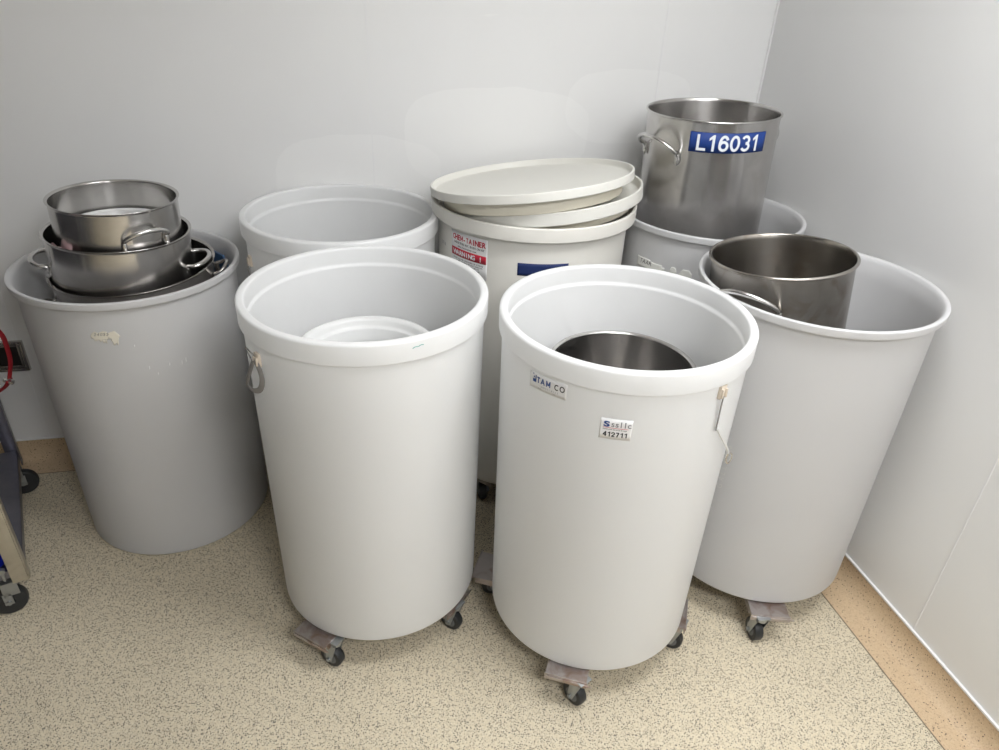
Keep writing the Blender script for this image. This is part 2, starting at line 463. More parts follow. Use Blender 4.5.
def glyph_mesh(ch, size, bold):
    """outline of one character, centred on x = 0, baseline y = 0 .. cap height"""
    if ch in STROKES:
        bm = bmesh.new(); cap = size * .70; sw = cap * (.105 + bold / size * 2.2)
        wid = max(p[0] for st in STROKES[ch] for p in st) * cap
        for st in STROKES[ch]:
            P = [Vector((x * cap - wid / 2, sw / 2 + y * (cap - sw), 0)) for x, y in st]
            closed = (P[0] - P[-1]).length < 1e-4 and len(P) > 4
            ring = []
            for i, p in enumerate(P):
                if closed: t = P[(i + 1) % (len(P) - 1)] - P[i - 1 if i > 0 else -2]
                else: t = P[min(i + 1, len(P) - 1)] - P[max(i - 1, 0)]
                t.normalize(); nn = Vector((-t.y, t.x, 0)); k = 1.0
                if 0 < i < len(P) - 1:
                    a = (P[i] - P[i - 1]).normalized(); k = 1 / max(.35, abs(a.dot(t)))
                ext = Vector((0, 0, 0))
                if not closed and i in (0, len(P) - 1) and abs(t.y) > .93 and ch not in 'C3': ext = t * (sw / 2) * (-1 if i == 0 else 1)
                ring.append((bm.verts.new(p + ext + nn * sw / 2 * k), bm.verts.new(p + ext - nn * sw / 2 * k)))
            for a, b in zip(ring[:-1], ring[1:]): bm.faces.new((a[0], a[1], b[1], b[0]))
        me = bpy.data.meshes.new('glyph'); bm.to_mesh(me); bm.free(); return me
    if ch in ('1', 'i1'):
        h = size * .70; w = h * (.105 + bold / size * 2.2) / 1.2; bm = bmesh.new()
        V = [bm.verts.new(p) for p in ((w * .1, 0, 0), (w * 1.3, 0, 0), (w * 1.3, h, 0), (w * .45, h, 0), (-w * 1.25, h * .80, 0), (-w * 1.25, h * .64, 0), (w * .1, h * .74, 0))]
        bm.faces.new(V[:1] + V[1:3] + [V[3], V[6]]); bm.faces.new((V[3], V[4], V[5], V[6]))
        if ch == 'i1': pass
        me = bpy.data.meshes.new('glyph'); bm.to_mesh(me); bm.free(); return me
    cu = bpy.data.curves.new('glyph', 'FONT'); cu.body = ch; cu.size = size; cu.align_x = 'CENTER'
    cu.offset = bold; cu.resolution_u = 4
    tmp = bpy.data.objects.new('glyph_src', cu); COL.objects.link(tmp)
    dg = bpy.context.evaluated_depsgraph_get(); dg.update()
    me = bpy.data.meshes.new_from_object(tmp.evaluated_get(dg))
    bpy.data.objects.remove(tmp); return me
WIDTH = {'I': .34, '1': .50, 'i': .28, 'l': .26, '-': .42, '.': .25, ' ': .32, 'M': .86, 'W': .92, 'm': .85, 'w': .75, 'L': .54, 'C': .68, 'O': .74, 'G': .72, 'N': .72, 'A': .66, 'T': .56, '!': .3, 'E': .56, 'S': .56, 'R': .6}
def lettering(name, parent, text, R, ang, z, size, mat, off=.0015, bold=0.0, rot=0.0, sx=1.0, slant=0.0, space=1.0, tilt=0.0, mono=None):
    adv = [(mono * (.84 if ch == 'L' else .94 if ch == '1' else 1.0) if mono else WIDTH.get(ch, .60)) * size * space for ch in text]
    tot = sum(adv); xc = -tot / 2; c, s = math.cos(rot), math.sin(rot)
    bm = bmesh.new()
    for ch, a_ in zip(text, adv):
        if ch != ' ':
            me = glyph_mesh(ch, size, bold)
            k = bmesh.new(); k.from_mesh(me); bpy.data.meshes.remove(me)
            m = {}
            for v in k.verts:
                y = v.co.y - size * .35; x = (v.co.x + xc + a_ / 2 + slant * y) * sx
                x, y = x * c - y * s, x * s + y * c
                zz = z + y + tilt * x; r = R(zz) + off; a = rad(ang) + x / r
                m[v.index] = bm.verts.new((r * math.cos(a), r * math.sin(a), zz))
            for f in k.faces:
                try: bm.faces.new([m[v.index] for v in f.verts])
                except ValueError: pass
            k.free()
        xc += a_
    me = bpy.data.meshes.new(name); bm.to_mesh(me); bm.free()
    me.materials.append(mat)
    o = bpy.data.objects.new(name, me); COL.objects.link(o); o.parent = parent
    return o

# ------------------------------------------------------------------ drums
def banded_profile(H, Rr, Ri, Rb, Rbb, band, step=.010):
    """outer bottom -> rim band -> inner floor; heights from the drum's underside"""
    o = [(0, 0), (Rbb, 0), (Rb, H - band), (Rr, H - band + .001), (Rr + .0005, H), (Ri, H), (Ri, H - .046), (Ri - .0050, H - .053), (Rbb - .0105, .012), (0, .012)]
    rr = [0, .010, .004, .005, .0075, .007, .004, .006, .03, 0]
    return rounded(o, rr)
def flange_profile(H, Rr, Rb, Rbb, band):
    o = [(0, 0), (Rbb, 0), (Rb, H - band), (Rr - .002, H - band + .001), (Rr, H - .001), (Rr - .011, H), (Rb - .001, H - .010), (Rb - .0085, H - .045), (Rbb - .008, .010), (0, .010)]
    rr = [0, .010, .003, .004, .004, .006, .016, .016, .02, 0]
    return rounded(o, rr, 6)
def drum(name, lab, cat, pos, z, H, kind, mat, group, rotz=0, **g):
    t = thing(name, lab, cat, (pos[0], pos[1], z), rotz, group)
    bm = bmesh.new()
    pr = banded_profile(H, **g) if kind == 'band' else flange_profile(H, **g)
    lathe(bm, pr, 160)
    finish('body', bm, mat, t, ang=50)
    Rb, Rbb, band = g['Rb'], g['Rbb'], g['band']
    t_R = lambda zz: Rbb + (Rb - Rbb) * min(max(zz / (H - band), 0), 1)
    return t, t_R
BASE = .1175
GB = dict(Rr=.305, Ri=.2843, Rb=.2962, Rbb=.2888, band=.0551)
GF = dict(Rr=.3218, Rb=.3053, Rbb=.2990, band=.0242)
PA, PB, PC, PD, PE, PF, PG = (-.3421, 1.6003), (.2974, 1.5393), (.8631, 1.8175), (-1.1527, 2.0062), (-.5329, 2.1995), (.0854, 2.3054), (.7122, 2.4458)
GRP = None
A, RA = drum('plastic_drum', 'white open plastic drum at front left holding a white tub, strap on its left side', 'drum', PA, BASE, 1.0621 - BASE, 'band', WHITE, GRP, **GB)
B, RB = drum('plastic_drum', 'white open plastic drum at the front bearing a small number sticker and blue logo sticker', 'drum', PB, BASE, 1.0621 - BASE, 'band', WHITE, GRP, **GB)
GE = dict(GB); GE['Rr'] = .311; GE['Ri'] = .2903; GE['Rb'] = .300; GE['Rbb'] = .293
Ed, RE = drum('plastic_drum', 'white empty open drum against the back wall, behind the front left drum', 'drum', PE, BASE, 1.0642 - BASE, 'band', WHITE, GRP, **GE)
C, RC = drum('plastic_drum', 'translucent grey-white drum beside the right wall holding a stained short stockpot', 'drum', PC, BASE, 1.0549 - BASE, 'flange', NATURAL, GRP, **GF)
D, RD = drum('plastic_drum', 'grey-white drum standing directly on the floor at left, filled with three steel pots', 'drum', PD, .0, .9359, 'flange', NATURAL, GRP, **GF)
G, RG = drum('plastic_drum', 'grey-white drum in the room corner holding the tallest steel stockpot', 'drum', PG, BASE, 1.0488 - BASE, 'flange', NATURAL, GRP, **GF)
def f_profile(H):
    o = [(0, 0), (.3070, 0), (.3134, H - .0445), (.3375, H - .0442), (.3388, H), (.3290, H), (.3275, H - .040), (.3060, H - .060), (.300, .010), (0, .010)]
    return rounded(o, [0, .03, .003, .004, .004, .003, .01, .01, .02, 0])
Fd = thing('plastic_drum', 'cream open drum with a red and white warning label, topped by two tilted lids', 'drum', (PF[0], PF[1], BASE))
HF = 1.1090 - BASE
bm = bmesh.new(); lathe(bm, f_profile(HF), 160); finish('body', bm, CREAM, Fd, ang=50)
RF = lambda zz: .3070 + .0064 * min(max(zz / (HF - .0445), 0), 1)

# --- stickers on drum B
lb = patch('logo_label', B, RB, -140.4, -120.8, .838, .876, PAPER, shear=.004); lb['label'] = 'white sticker with blue and black lettering'
SH = .004 / (rad(19.6) * .296)
zz = .864
def logo_block(parent):
    # small pictogram: dark block with white notch and dots
    bmx = bmesh.new()
    def q(x0, y0, x1, y1):
        n = 4; vs = []
        for yy in (y0, y1):
            for i in range(n + 1):
                x = x0 + (x1 - x0) * i / n; r = RB(.86) + .0018; a = rad(-137.2) + x / r
                vs.append(bmx.verts.new((r * math.cos(a), r * math.sin(a), zz - .002 + yy)))
        for i in range(n): bmx.faces.new((vs[i], vs[i + 1], vs[n + 2 + i], vs[n + 1 + i]))
    q(-.0065, -.008, .004, .0); q(.001, 0, .004, .010); q(-.0045, .002, -.001, .006); q(-.0065, .010, -.004, .013)
    finish('pictogram', bmx, NAVY, parent, smooth=False)
logo_block(lb)
lettering('lettering', lb, 'TAM', RB, -132.3, zz - .0005, .0215, NAVY, bold=.0009, sx=.93, tilt=SH, space=1.0)
lettering('lettering', lb, 'CO', RB, -124.3, zz + .0006, .0215, INK, bold=.0006, sx=.95, tilt=SH, space=1.0)
lettering('small_print', lb, 'I N D U S T R I E S', RB, -129.5, zz - .0135, .0055, GREYINK, sx=1.1, tilt=SH)
lettering('small_print', lb, 'www. . . . . . . . . . . .com', RB, -130.5, zz - .0195, .0045, GREYINK, sx=1.0, tilt=SH)
ls = patch('number_label', B, RB, -105.0, -91.8, .7725, .8245, PAPER)
ls['label'] = 'white asset sticker with printed number'
lettering('lettering', ls, '412711', RB, -98.4, .7850, .0178, INK, bold=.0008, mono=.52)
lettering('lettering', ls, 'ssllc', RB, -96.4, .8115, .0200, GREYINK, bold=.0003, mono=.44)
lettering('lettering', ls, 'S', RB, -102.4, .8105, .0190, NAVY, bold=.0008, sx=1.5)
lettering('small_print', ls, 'Sales and Service Group', RB, -98.8, .7975, .0042, INK, bold=.0001)
patch('red_line', ls, RB, -103.8, -93.2, .8010, .8019, REDINK, 12, 1, off=.0016)

# --- label and tape on the cream drum
lf = patch('warning_label', Fd, RF, -144.5, -116.4, .800, .9300, PAPER)
lf['label'] = 'white warning label with a red band'
lettering('lettering', lf, 'CHEM-TAINER', RF, -130.4, .9115, .0235, REDINK, bold=.0010, sx=.90, mono=.60)
lettering('small_print', lf, 'INDUSTRIES INC. BABYLON NY', RF, -130.0, .8945, .0095, INK, bold=.0002, sx=.95)
lettering('small_print', lf, 'www.chemtainer.com', RF, -131.0, .8835, .0080, INK, bold=.0002, sx=.95)
wb = patch('red_band', lf, RF, -143.9, -117.0, .851, .8765, REDINK, 20, 1, off=.0016)
lettering('lettering', lf, 'WARNING !', RF, -130.6, .8637, .0205, WHITEINK, off=.0024, bold=.0007, sx=1.0, mono=.66)
for i, tx in enumerate(('DO NOT USE THIS CONTAINER FOR STORAGE', 'OF ANY MATERIAL WITHOUT APPROVAL', 'CHECK CHEMICAL COMPATIBILITY', 'KEEP AWAY FROM OPEN FLAME', 'READ ALL INSTRUCTIONS', 'BEFORE USE')):
    lettering('small_print', lf, tx, RF, -130.5 + (i % 2), .843 - .0072 * i, .0062, INK, bold=.0001, sx=.98)
patch('blue_tape', Fd, RF, -98.6, -70, .8355, .8755, NAVYTAPE)
lettering('embossed_lettering', Fd, 'U S A', RF, -155, .865, .017, GREYINK, sx=.8)

# --- torn label, specks on the left drum
def torn_mask(u, v):
    top = .93 + .05 * math.sin(17 * u); 
    if u < .16: return v > .50 - 1.0 * u + .04 * math.sin(40 * u) and v < top - .25 * (1 - u / .16)
    if u < .56: return v > .42 - .75 * (u - .16) + .06 * math.sin(60 * u) + (.25 if .5 < u else 0) and v < top
    if u < .64: return v > .48 + .05 * math.sin(80 * u) and v < top - .02
    return v > .04 + .75 * max(0, u - .84) / .16 + .08 * math.sin(50 * u) + .3 * max(0, .70 - u) / .06 and v < top - .35 * max(0, u - .8) / .2
tl = patch('torn_label', D, RD, -86.0, -71.5, .803, .849, TORN, 48, 22, mask=torn_mask); tl['label'] = 'torn cream paper label remnant'
lettering('handwriting', tl, '24055', RD, -80.6, .8385, .0130, INK, sx=1.0, slant=.3, mono=.62)
lettering('handwriting', tl, 'rev-t', RD, -78.3, .823, .009, GREYINK, sx=1.1)
for (a, z, w, h) in ((-62.4, .712, .0035, .010), (-58.6, .690, .0025, .007), (-52, .711, .003, .009), (-45.5, .704, .003, .013), (-43.2, .708, .003, .013), (-66.8, .79, .003, .006)):
    patch('scuff_mark', D, RD, a, a + math.degrees(w / .304), z, z + h, SCUFF, 2, 2, off=.0006, shear=.003)
# --- paper remnants on the corner drum
pl = patch('paper_label', G, RG, -148.2, -127, .780, .8130, OLDPAPER, 24, 6, mask=lambda u, v: not (u > .52 and v > .78) and not (u > .9 and v > .6))
lettering('handwriting', pl, 'TAAR', RG, -141.0, .8010, .0200, INK, sx=1.05, slant=.15)
for (a0, a1, z0, z1) in ((-123.4, -119.0, .775, .812), (-117.0, -109.4, .768, .812)):
    patch('torn_label', G, RG, a0, a1, z0, z1, OLDPAPER, 14, 12, mask=lambda u, v: (abs(2 * u - 1) ** 2.6 + abs(2 * v - 1) ** 2.6 + .12 * math.sin(23 * u)) < 1)
# --- moulded lettering on the right drum
lettering('moulded_lettering', C, 'GALLONS', RC, -135.4, .445, .024, EMBOSS, rot=PI / 2, space=1.5, off=.0012)
# --- label on the far side of drum A (its shade shows through the wall) and a pen mark on the rim
patch('back_label', A, RA, 64, 84, .825, .868, NAVYTAPE)
pm = bmesh.new()
pts = [Vector(((.3058) * math.cos(rad(a)), (.3058) * math.sin(rad(a)), z)) for a, z in ((-60.2, .9235), (-59, .9262), (-57.6, .9258), (-56.4, .928), (-55.2, .9272))]
tube(pm, catmull(pts, 4), .0007, 6); finish('pen_mark', pm, TEALPEN, A)

# --- strap tabs
def tab(parent, R, ang, z, mat=BEIGE):
    r = R(z)
    bm = bmesh.new()
    Mt = Matrix.Rotation(rad(ang), 4, 'Z')
    box(bm, (r + .003, 0, z), (.008, .020, .034), Mt, .002)
    box(bm, (r + .008, -.006, z - .002), (.008, .005, .022), Mt, .0015)
    box(bm, (r + .008, .006, z - .002), (.008, .005, .022), Mt, .0015)
    return finish('strap_tab', bm, mat, parent)
def cyl_pt(r, ang, z): return Vector((r * math.cos(rad(ang)), r * math.sin(rad(ang)), z))
# A: tab with a grey webbing loop
ta = tab(A, RA, -134.5, .848)
bm = bmesh.new()
loop = catmull([cyl_pt(.306, -134.5, .848), cyl_pt(.303, -133, .83), cyl_pt(.302, -132, .80), cyl_pt(.303, -135, .768), cyl_pt(.309, -140, .755), cyl_pt(.314, -144, .765), cyl_pt(.310, -141, .80), cyl_pt(.307, -137, .835)], 7)
tube(bm, loop, .0075, 10, flat=(.25, 1.0, (0, 0, 1)))
finish('strap_loop', bm, STRAPM, ta)
bm = bmesh.new()
tube(bm, catmull([cyl_pt(.303, -135, .855), cyl_pt(.312, -138.5, .873), cyl_pt(.310, -140, .866), cyl_pt(.308, -136, .84)], 5), .0016, 8)
finish('wire_hook', bm, STEEL_HANDLE, ta)
# B: tab with a cord and clear tag
tb = tab(B, RB, -52, .872)
bm = bmesh.new()
tube(bm, catmull([cyl_pt(.304, -51.5, .862), cyl_pt(.302, -51, .83), cyl_pt(.301, -50.5, .79), cyl_pt(.300, -50, .768)], 6), .0045, 8, flat=(.4, 1, (0, 0, 1)))
finish('strap_end', bm, STRAPM, tb)
bm = bmesh.new()
tube(bm, catmull([cyl_pt(.302, -50, .772), cyl_pt(.303, -45, .738), cyl_pt(.306, -39, .70), cyl_pt(.309, -34, .665)], 6), .0028, 8)
finish('cord', bm, CABLE, tb)
bm = bmesh.new()
tube(bm, catmull([cyl_pt(.309, -34.2, .668), cyl_pt(.315, -32, .658), cyl_pt(.316, -32, .642), cyl_pt(.311, -32.5, .630), cyl_pt(.306, -33.5, .644), cyl_pt(.309, -34.2, .664)], 5), .0022, 8)
finish('wire_clip', bm, STEEL_HANDLE, tb)
# E: tab only
te = tab(Ed, RE, -146.5, .826)
bm = bmesh.new()
tube(bm, catmull([cyl_pt(.310, -148, .808), cyl_pt(.309, -147, .78), cyl_pt(.309, -146.5, .745)], 6), .007, 8, flat=(.3, 1, (0, 0, 1)))
finish('strap_loop', bm, STRAPM, te)

# ------------------------------------------------------------------ dollies
WR_ = .036
def caster(parent, x, y, swiv, plate_z):
    """swivel caster; (x, y) is the wheel's contact point, the axle lies along local x turned by swiv"""
    Mt = Matrix.Translation((x, y, 0)) @ Matrix.Rotation(rad(swiv), 4, 'Z') @ Matrix.Translation((0, -.016, 0))
    bm = bmesh.new()
    box(bm, (0, 0, plate_z - .002), (.040, .040, .004), Mt, .001)
    cylinder(bm, Mt @ Vector((0, 0, plate_z - .018)), Mt @ Vector((0, 0, plate_z - .004)), .018, 20)
    for s in (-1, 1):
        vs = []
        P = [(-.014, plate_z - .014), (.020, plate_z - .014), (.026, .038), (.020, .026), (.008, .028)]
        for dx in (.0175, .0195):
            vs.append([bm.verts.new(Mt @ Vector((s * dx, yy, z))) for yy, z in P])
        bm.faces.new(vs[0]); bm.faces.new(vs[1])
        for i in range(len(P)): bm.faces.new((vs[0][i], vs[0][(i + 1) % len(P)], vs[1][(i + 1) % len(P)], vs[1][i]))
    cylinder(bm, Mt @ Vector((-.025, .016, WR_)), Mt @ Vector((.025, .016, WR_)), .006, 12)
    ck = finish('caster', bm, ZINC, parent)
    bm = bmesh.new()
    pr = rounded([(.010, -.0135), (WR_ - .002, -.0135), (WR_, 0), (WR_ - .002, .0135), (.010, .0135)], [0, .004, .01, .004, 0])
    lathe(bm, pr, 40, closed=True)
    R = Mt @ Matrix.Translation((0, .016, WR_)) @ Matrix.Rotation(PI / 2, 4, 'Y')
    for v in bm.verts: v.co = R @ v.co
    finish('wheel', bm, RUBBER, ck)
    bm = bmesh.new()
    lathe(bm, [(0, -.015), (.013, -.0155), (.021, -.0138), (.021, .0138), (.013, .0155), (0, .015)], 30)
    for v in bm.verts: v.co = R @ v.co
    finish('hub', bm, HUBM, ck)
    return ck
def dolly(lab, pos, ang, ends, wheels, group=None):
    """ends: reach of the four arms; wheels: (along, across, axle direction in world degrees) per arm"""
    t = thing('drum_dolly', lab, 'dolly', (pos[0], pos[1], 0), rad(ang), group)
    top = BASE - .0012
    for k in range(2):
        Mk = Matrix.Rotation(k * PI / 2, 4, 'Z')
        bm = bmesh.new()
        x1, x0 = ends[k], -ends[k + 2]
        if k == 0:
            box(bm, ((x0 + x1) / 2, 0, top - .002), (x1 - x0, .112, .004), Mk)
            box(bm, (0, .0545, top - .013), (x1 - x0 - .03, .003, .018), Mk); box(bm, (0, -.0545, top - .013), (x1 - x0 - .03, .003, .018), Mk)
        else:      # the second bar is let in flush, in two halves
            for s, e in ((1, x1), (-1, -x0)):
                box(bm, (s * (e + .058) / 2, 0, top - .002), (e - .058, .112, .004), Mk)
                for yy in (-1, 1): box(bm, (s * (e + .05) / 2, yy * .0545, top - .013), (e - .07, .003, .018), Mk)
        for s, e in ((1, x1), (-1, -x0)):
            box(bm, (s * (e + .0015), 0, top - .009), (.004, .116, .0215), Mk, .0008)
            box(bm, (s * (e + .0045), .008, top - .0075), (.003, .124, .006), Mk, .0008)
        finish('cross_bar', bm, GALV, t)
    for i in range(4):
        a = rad(90 * i); r, w, ax = wheels[i]
        x, y = r * math.cos(a) - w * math.sin(a), r * math.sin(a) + w * math.cos(a)
        caster(t, x, y, ax - ang, top - .0035)
    return t
H4 = ((.25, 0, 30), (.25, 0, 80), (.25, 0, 10), (.25, 0, 60))
dolly('steel cross dolly on black casters under the front left drum', PA, -118, (.325, .283, .335, .30),
      ((.286, .042, 64), (.262, .0, 58), (.27, 0, 10), (.27, 0, 100)))
dolly('steel cross dolly on black casters under the front drum with two stickers', PB, -104.5, (.322, .300, .33, .350),
      ((.298, .028, 40), (.272, -.026, 62), (.27, 0, 10), (.30, -.01, 100)))
dolly('steel cross dolly on black casters under the drum by the right wall', PC, -93, (.345, .25, .33, .33),
      ((.325, -.026, 8), (.17, 0, 80), (.27, 0, 10), (.27, 0, 60)))
dolly('steel cross dolly on black casters under the empty drum behind', PE, 58.7, (.29,) * 4, H4)
dolly('steel cross dolly on black casters under the cream drum', PF, 58.7, (.28,) * 4, H4)
dolly('steel cross dolly on black casters under the corner drum', PG, 58.7, (.29,) * 4, H4)

# ------------------------------------------------------------------ pots
def align(o, p):
    """place at p=(x,y,z_top,nx,ny), local z = rim normal; local origin is on the rim plane"""
    n = Vector((p[3], p[4], 1)).normalized()
    u = Vector((0, 1, 0)).cross(n).normalized(); v = n.cross(u)
    Mx = Matrix((u, v, n)).transposed().to_4x4(); Mx.translation = Vector(p[:3])
    return Mx
def pot(name, lab, p, R, H, bead, mat, hmat, handles, group=None, lip='bead', hr=.006, proj=.05, rise=.02, feet=.0, taper=0.0):
    """R outer rim radius; origin at the pot's base"""
    t = thing(name, lab, 'pot', (0, 0, 0), 0, group)
    Mx = align(t, p) @ Matrix.Translation((0, 0, -H)); t.matrix_world = Mx
    Rb = R - bead
    Rbot = Rb - taper
    bm = bmesh.new()
    top = H
    if lip == 'bead':
        pts = [(0, 0), (Rbot, 0), (Rb, top - bead * 1.6)]
        out = rounded(pts, [0, .018, 0])
        n = 10; cr = bead * .62; cxr, cz = R - cr, top - cr
        for i in range(n + 1):
            a = -PI * .62 + (PI * 1.5) * i / n
            out.append((cxr + cr * math.cos(a), cz + cr * math.sin(a)))
        out += rounded([(Rb - .0022, top - bead * 2.2), (Rbot - .0022, .0025), (0, .0025)], [0, .016, 0])
    else:   # flat flared lip
        pts = [(0, 0), (Rbot, 0), (Rb, top - .007), (R, top - .001), (R - .0005, top + .0005), (Rb - .004, top - .002), (Rb - .0035, top - .02), (Rbot - .003, .003), (0, .003)]
        out = rounded(pts, [0, .02, .004, .001, .001, .004, 0, .02, 0])
    lathe(bm, out, 128)
    finish('body', bm, mat, t, ang=40)
    for (ang, half, z) in handles:
        def P(da, r, zz): return cyl_pt(r, ang + da, zz)
        rw = Rb + .002
        pts = [P(-half, rw + .002, z - .026), P(-half, rw + .003, z - .010)]
        for q in range(0, 11):
            g_ = PI * q / 10
            pts.append(P(-half * math.cos(g_), rw + .004 + (proj - .004) * math.sin(g_) ** .8, z + rise * math.sin(g_) ** 1.5))
        pts += [P(half, rw + .003, z - .010), P(half, rw + .002, z - .026)]
        path = catmull(pts, 4); m = len(path)
        rr = []
        for i in range(m):
            e = min(i, m - 1 - i) / 9.0
            rr.append(hr * (1.35 - .35 * min(e, 1)))
        bm = bmesh.new(); tube(bm, path, rr, 14)
        for s in (-1, 1):      # flattened welded feet
            Mf = Matrix.Rotation(rad(ang + s * half), 4, 'Z') @ Matrix.Translation((rw + .0035, 0, z - .022))
            ret = bmesh.ops.create_uvsphere(bm, u_segments=14, v_segments=8, radius=1)
            for v in ret['verts']: v.co = Mf @ Vector((v.co.x * .0045, v.co.y * hr * 1.5, v.co.z * .017))
        finish('handle', bm, hmat, t)
    return t
# tall pot in the corner drum
P1 = pot('stockpot', 'tall brushed steel stockpot with a blue number tape, in the corner drum', (.664, 2.462, 1.3815, -.033, -.012), .2185, .50, .0055, STEEL_TALL, STEEL_HANDLE,
         [(-151, 22, .395), (29, 22, .395)], hr=.0065, proj=.045, rise=.045)
RP = lambda z: .2145
tp = patch('number_tape', P1, RP, -120.5, -53.5, .4385, .4985, BLUETAPE, 40, 2, off=-.0004)
# tape sits a little under the rim
for v in tp.data.vertices: v.co.z -= .0315
lettering('lettering', tp, 'L16031', RP, -87.5, .4370, .0700, WHITEINK, bold=.0020, sx=.98, off=.0012, mono=.515)
# pot in the right drum
P2 = pot('stockpot', 'stained shorter steel stockpot leaning in the drum by the right wall', (.7514, 1.831, 1.1188, -.107, .0356), .192, .34, .0075, STEEL_AGED, STEEL_HANDLE,
         [(-132, 25, .250), (48, 25, .250)], hr=.0065, proj=.055, rise=.056)
# pot deep in front drum B
P3 = pot('stockpot', 'steel stockpot sunk deep inside the front drum with two stickers', (.3142, 1.5799, .8938, 0, 0), .190, .38, .006, STEEL_POT, STEEL_HANDLE,
         [(80, 22, .29), (-100, 22, .29)], proj=.045, lip='flare')
# the nested stack in the left drum
T3 = pot('cooking_pot', 'widest steel pot, lowest of the stack of three in the left drum', (-1.1345, 2.0019, .9315, -.0203, -.0471), .235, .20, .006, STEEL_DARK, STEEL_DARK,
         [(16, 10, .160), (-150, 10, .105)], lip='flare', proj=.036, rise=.018, hr=.0055)
T2 = pot('cooking_pot', 'middle steel pot of the stack in the left drum, loop handles out both sides', (-1.148, 1.987, 1.044, .0525, .0019), .2, .21, .006, STEEL_POT, STEEL_HANDLE,
         [(15, 19, .115), (-165, 19, .115)], lip='flare', proj=.047, rise=.010, hr=.0072)
T1 = pot('cooking_pot', 'smallest steel pot, topmost of the stack in the left drum', (-1.1357, 1.9815, 1.1428, .0394, -.0024), .174, .19, .0055, STEEL_POT, STEEL_HANDLE,
         [(-40, 20, .113), (140, 20, .113)], lip='flare', proj=.030, rise=.030, hr=.0065)
# white disc inside topmost pot
wl = thing('plastic_disc', 'white plastic disc lying inside the topmost steel pot on the left', 'disc')
wl.matrix_world = align(wl, (-1.1357, 1.9815, 1.052, .0394, -.0024))
bm = bmesh.new(); lathe(bm, rounded([(0, 0), (.152, 0), (.154, .008), (.148, .008), (.145, .003), (0, .003)], [0, .002, .002, .002, .001, 0]), 96)
finish('disc', bm, BUCKET, wl)
bm = bmesh.new(); lathe(bm, rounded([(0, .003), (.045, .003), (.044, .006), (0, .006)], [0, 0, .001, 0]), 48); finish('boss', bm, BUCKET, wl)
# pink paper scrap between upper pots
bm = bmesh.new()
pts = [Vector((-1.266, 1.846, 1.043)), Vector((-1.252, 1.834, 1.050)), Vector((-1.236, 1.822, 1.043)), Vector((-1.222, 1.818, 1.044)), Vector((-1.215, 1.813, 1.038))]
lo = [p + Vector((.010, .014, -.030)) for p in pts]
va = [bm.verts.new(p) for p in pts]; vb = [bm.verts.new(p) for p in lo]
for i in range(len(pts) - 1): bm.faces.new((va[i], va[i + 1], vb[i + 1], vb[i]))
pk = finish('paper_scrap', bm, plain('pink_paper', (.62, .42, .44), .8))
pk.modifiers.new('thickness', 'SOLIDIFY').thickness = .0006
pk['label'] = 'pink paper scrap tucked between the two upper steel pots'; pk['category'] = 'paper'
# dark blue board behind the stack
bl = thing('plastic_board', 'dark blue plastic board wedged behind the steel pots in the left drum', 'board')
bl.matrix_world = Matrix.Translation((-1.1527, 2.0062, .70)) @ Matrix.Rotation(rad(50), 4, 'Z')
bm = bmesh.new(); prof_b = [(-.10, 0), (.10, 0), (.10, .165), (.075, .205), (-.075, .205), (-.10, .165)]
fr = [bm.verts.new((.264, y, z)) for y, z in prof_b]; bk = [bm.verts.new((.272, y, z)) for y, z in prof_b]
bm.faces.new(fr); bm.faces.new(bk)
for i in range(6): bm.faces.new((fr[i], fr[(i + 1) % 6], bk[(i + 1) % 6], bk[i]))
finish('board', bm, DARKBLUE, bl, smooth=False)

# ------------------------------------------------------------------ white tub inside drum A
tub = thing('white_tub', 'glossy white plastic tub standing inside the front left drum', 'tub', (-.3379, 1.5578, BASE + .0125))
Ht = .9231 - BASE - .0125
bm = bmesh.new()
pr = rounded([(0, 0), (.150, 0), (.160, Ht - .05), (.178, Ht - .05), (.180, Ht - .004), (.172, Ht), (.160, Ht - .004), (.155, Ht - .022), (.147, Ht - .026), (.145, Ht - .09), (.140, .01), (0, .01)],
             [0, .012, .003, .003, .005, .006, .006, .006, .004, .01, .01, 0])
lathe(bm, pr, 128); finish('body', bm, BUCKET, tub)
bm = bmesh.new()
lathe(bm, rounded([(0, Ht - .075), (.138, Ht - .075), (.1395, Ht - .060), (.134, Ht - .060), (.132, Ht - .070), (0, Ht - .070)], [0, .002, .002, .002, .001, 0]), 96)
finish('inner_lid', bm, BUCKET, tub)

# ------------------------------------------------------------------ lids on the cream drum
def lid(lab, p, R, lip, dish, plugR, plugH, group='tilted lids on the cream drum'):
    t = thing('round_lid', lab, 'lid', (0, 0, 0), 0, group); t.matrix_world = align(t, p)
    bm = bmesh.new()
    pr = rounded([(0, -lip - .001), (plugR, -lip - .001), (R - .006, -lip), (R, -lip + .001), (R, 0), (R - .007, 0), (R - .012, -dish), (0, -dish)], [0, 0, .002, .004, .003, .003, .006, 0])
    lathe(bm, pr, 160); finish('disc', bm, LIDM, t)
    bm = bmesh.new()
    lathe(bm, rounded([(plugR - .015, -lip + .002), (plugR, -lip + .002), (plugR - .003, -lip - plugH), (plugR - .015, -lip - plugH)], [0, 0, .004, 0]), 128, closed=True)
    finish('plug', bm, PLUGM, t)
    return t
lid('topmost tilted off-white round lid on the cream drum', (.0707, 2.2659, 1.1888, -.1323, .0937), .325, .028, .020, .289, .040, group=None)
lid('lower tilted off-white round lid wedged in the cream drum rim', (.108, 2.304, 1.1395, -.1225, .0385), .3265, .040, .028, .292, .030, group=None)

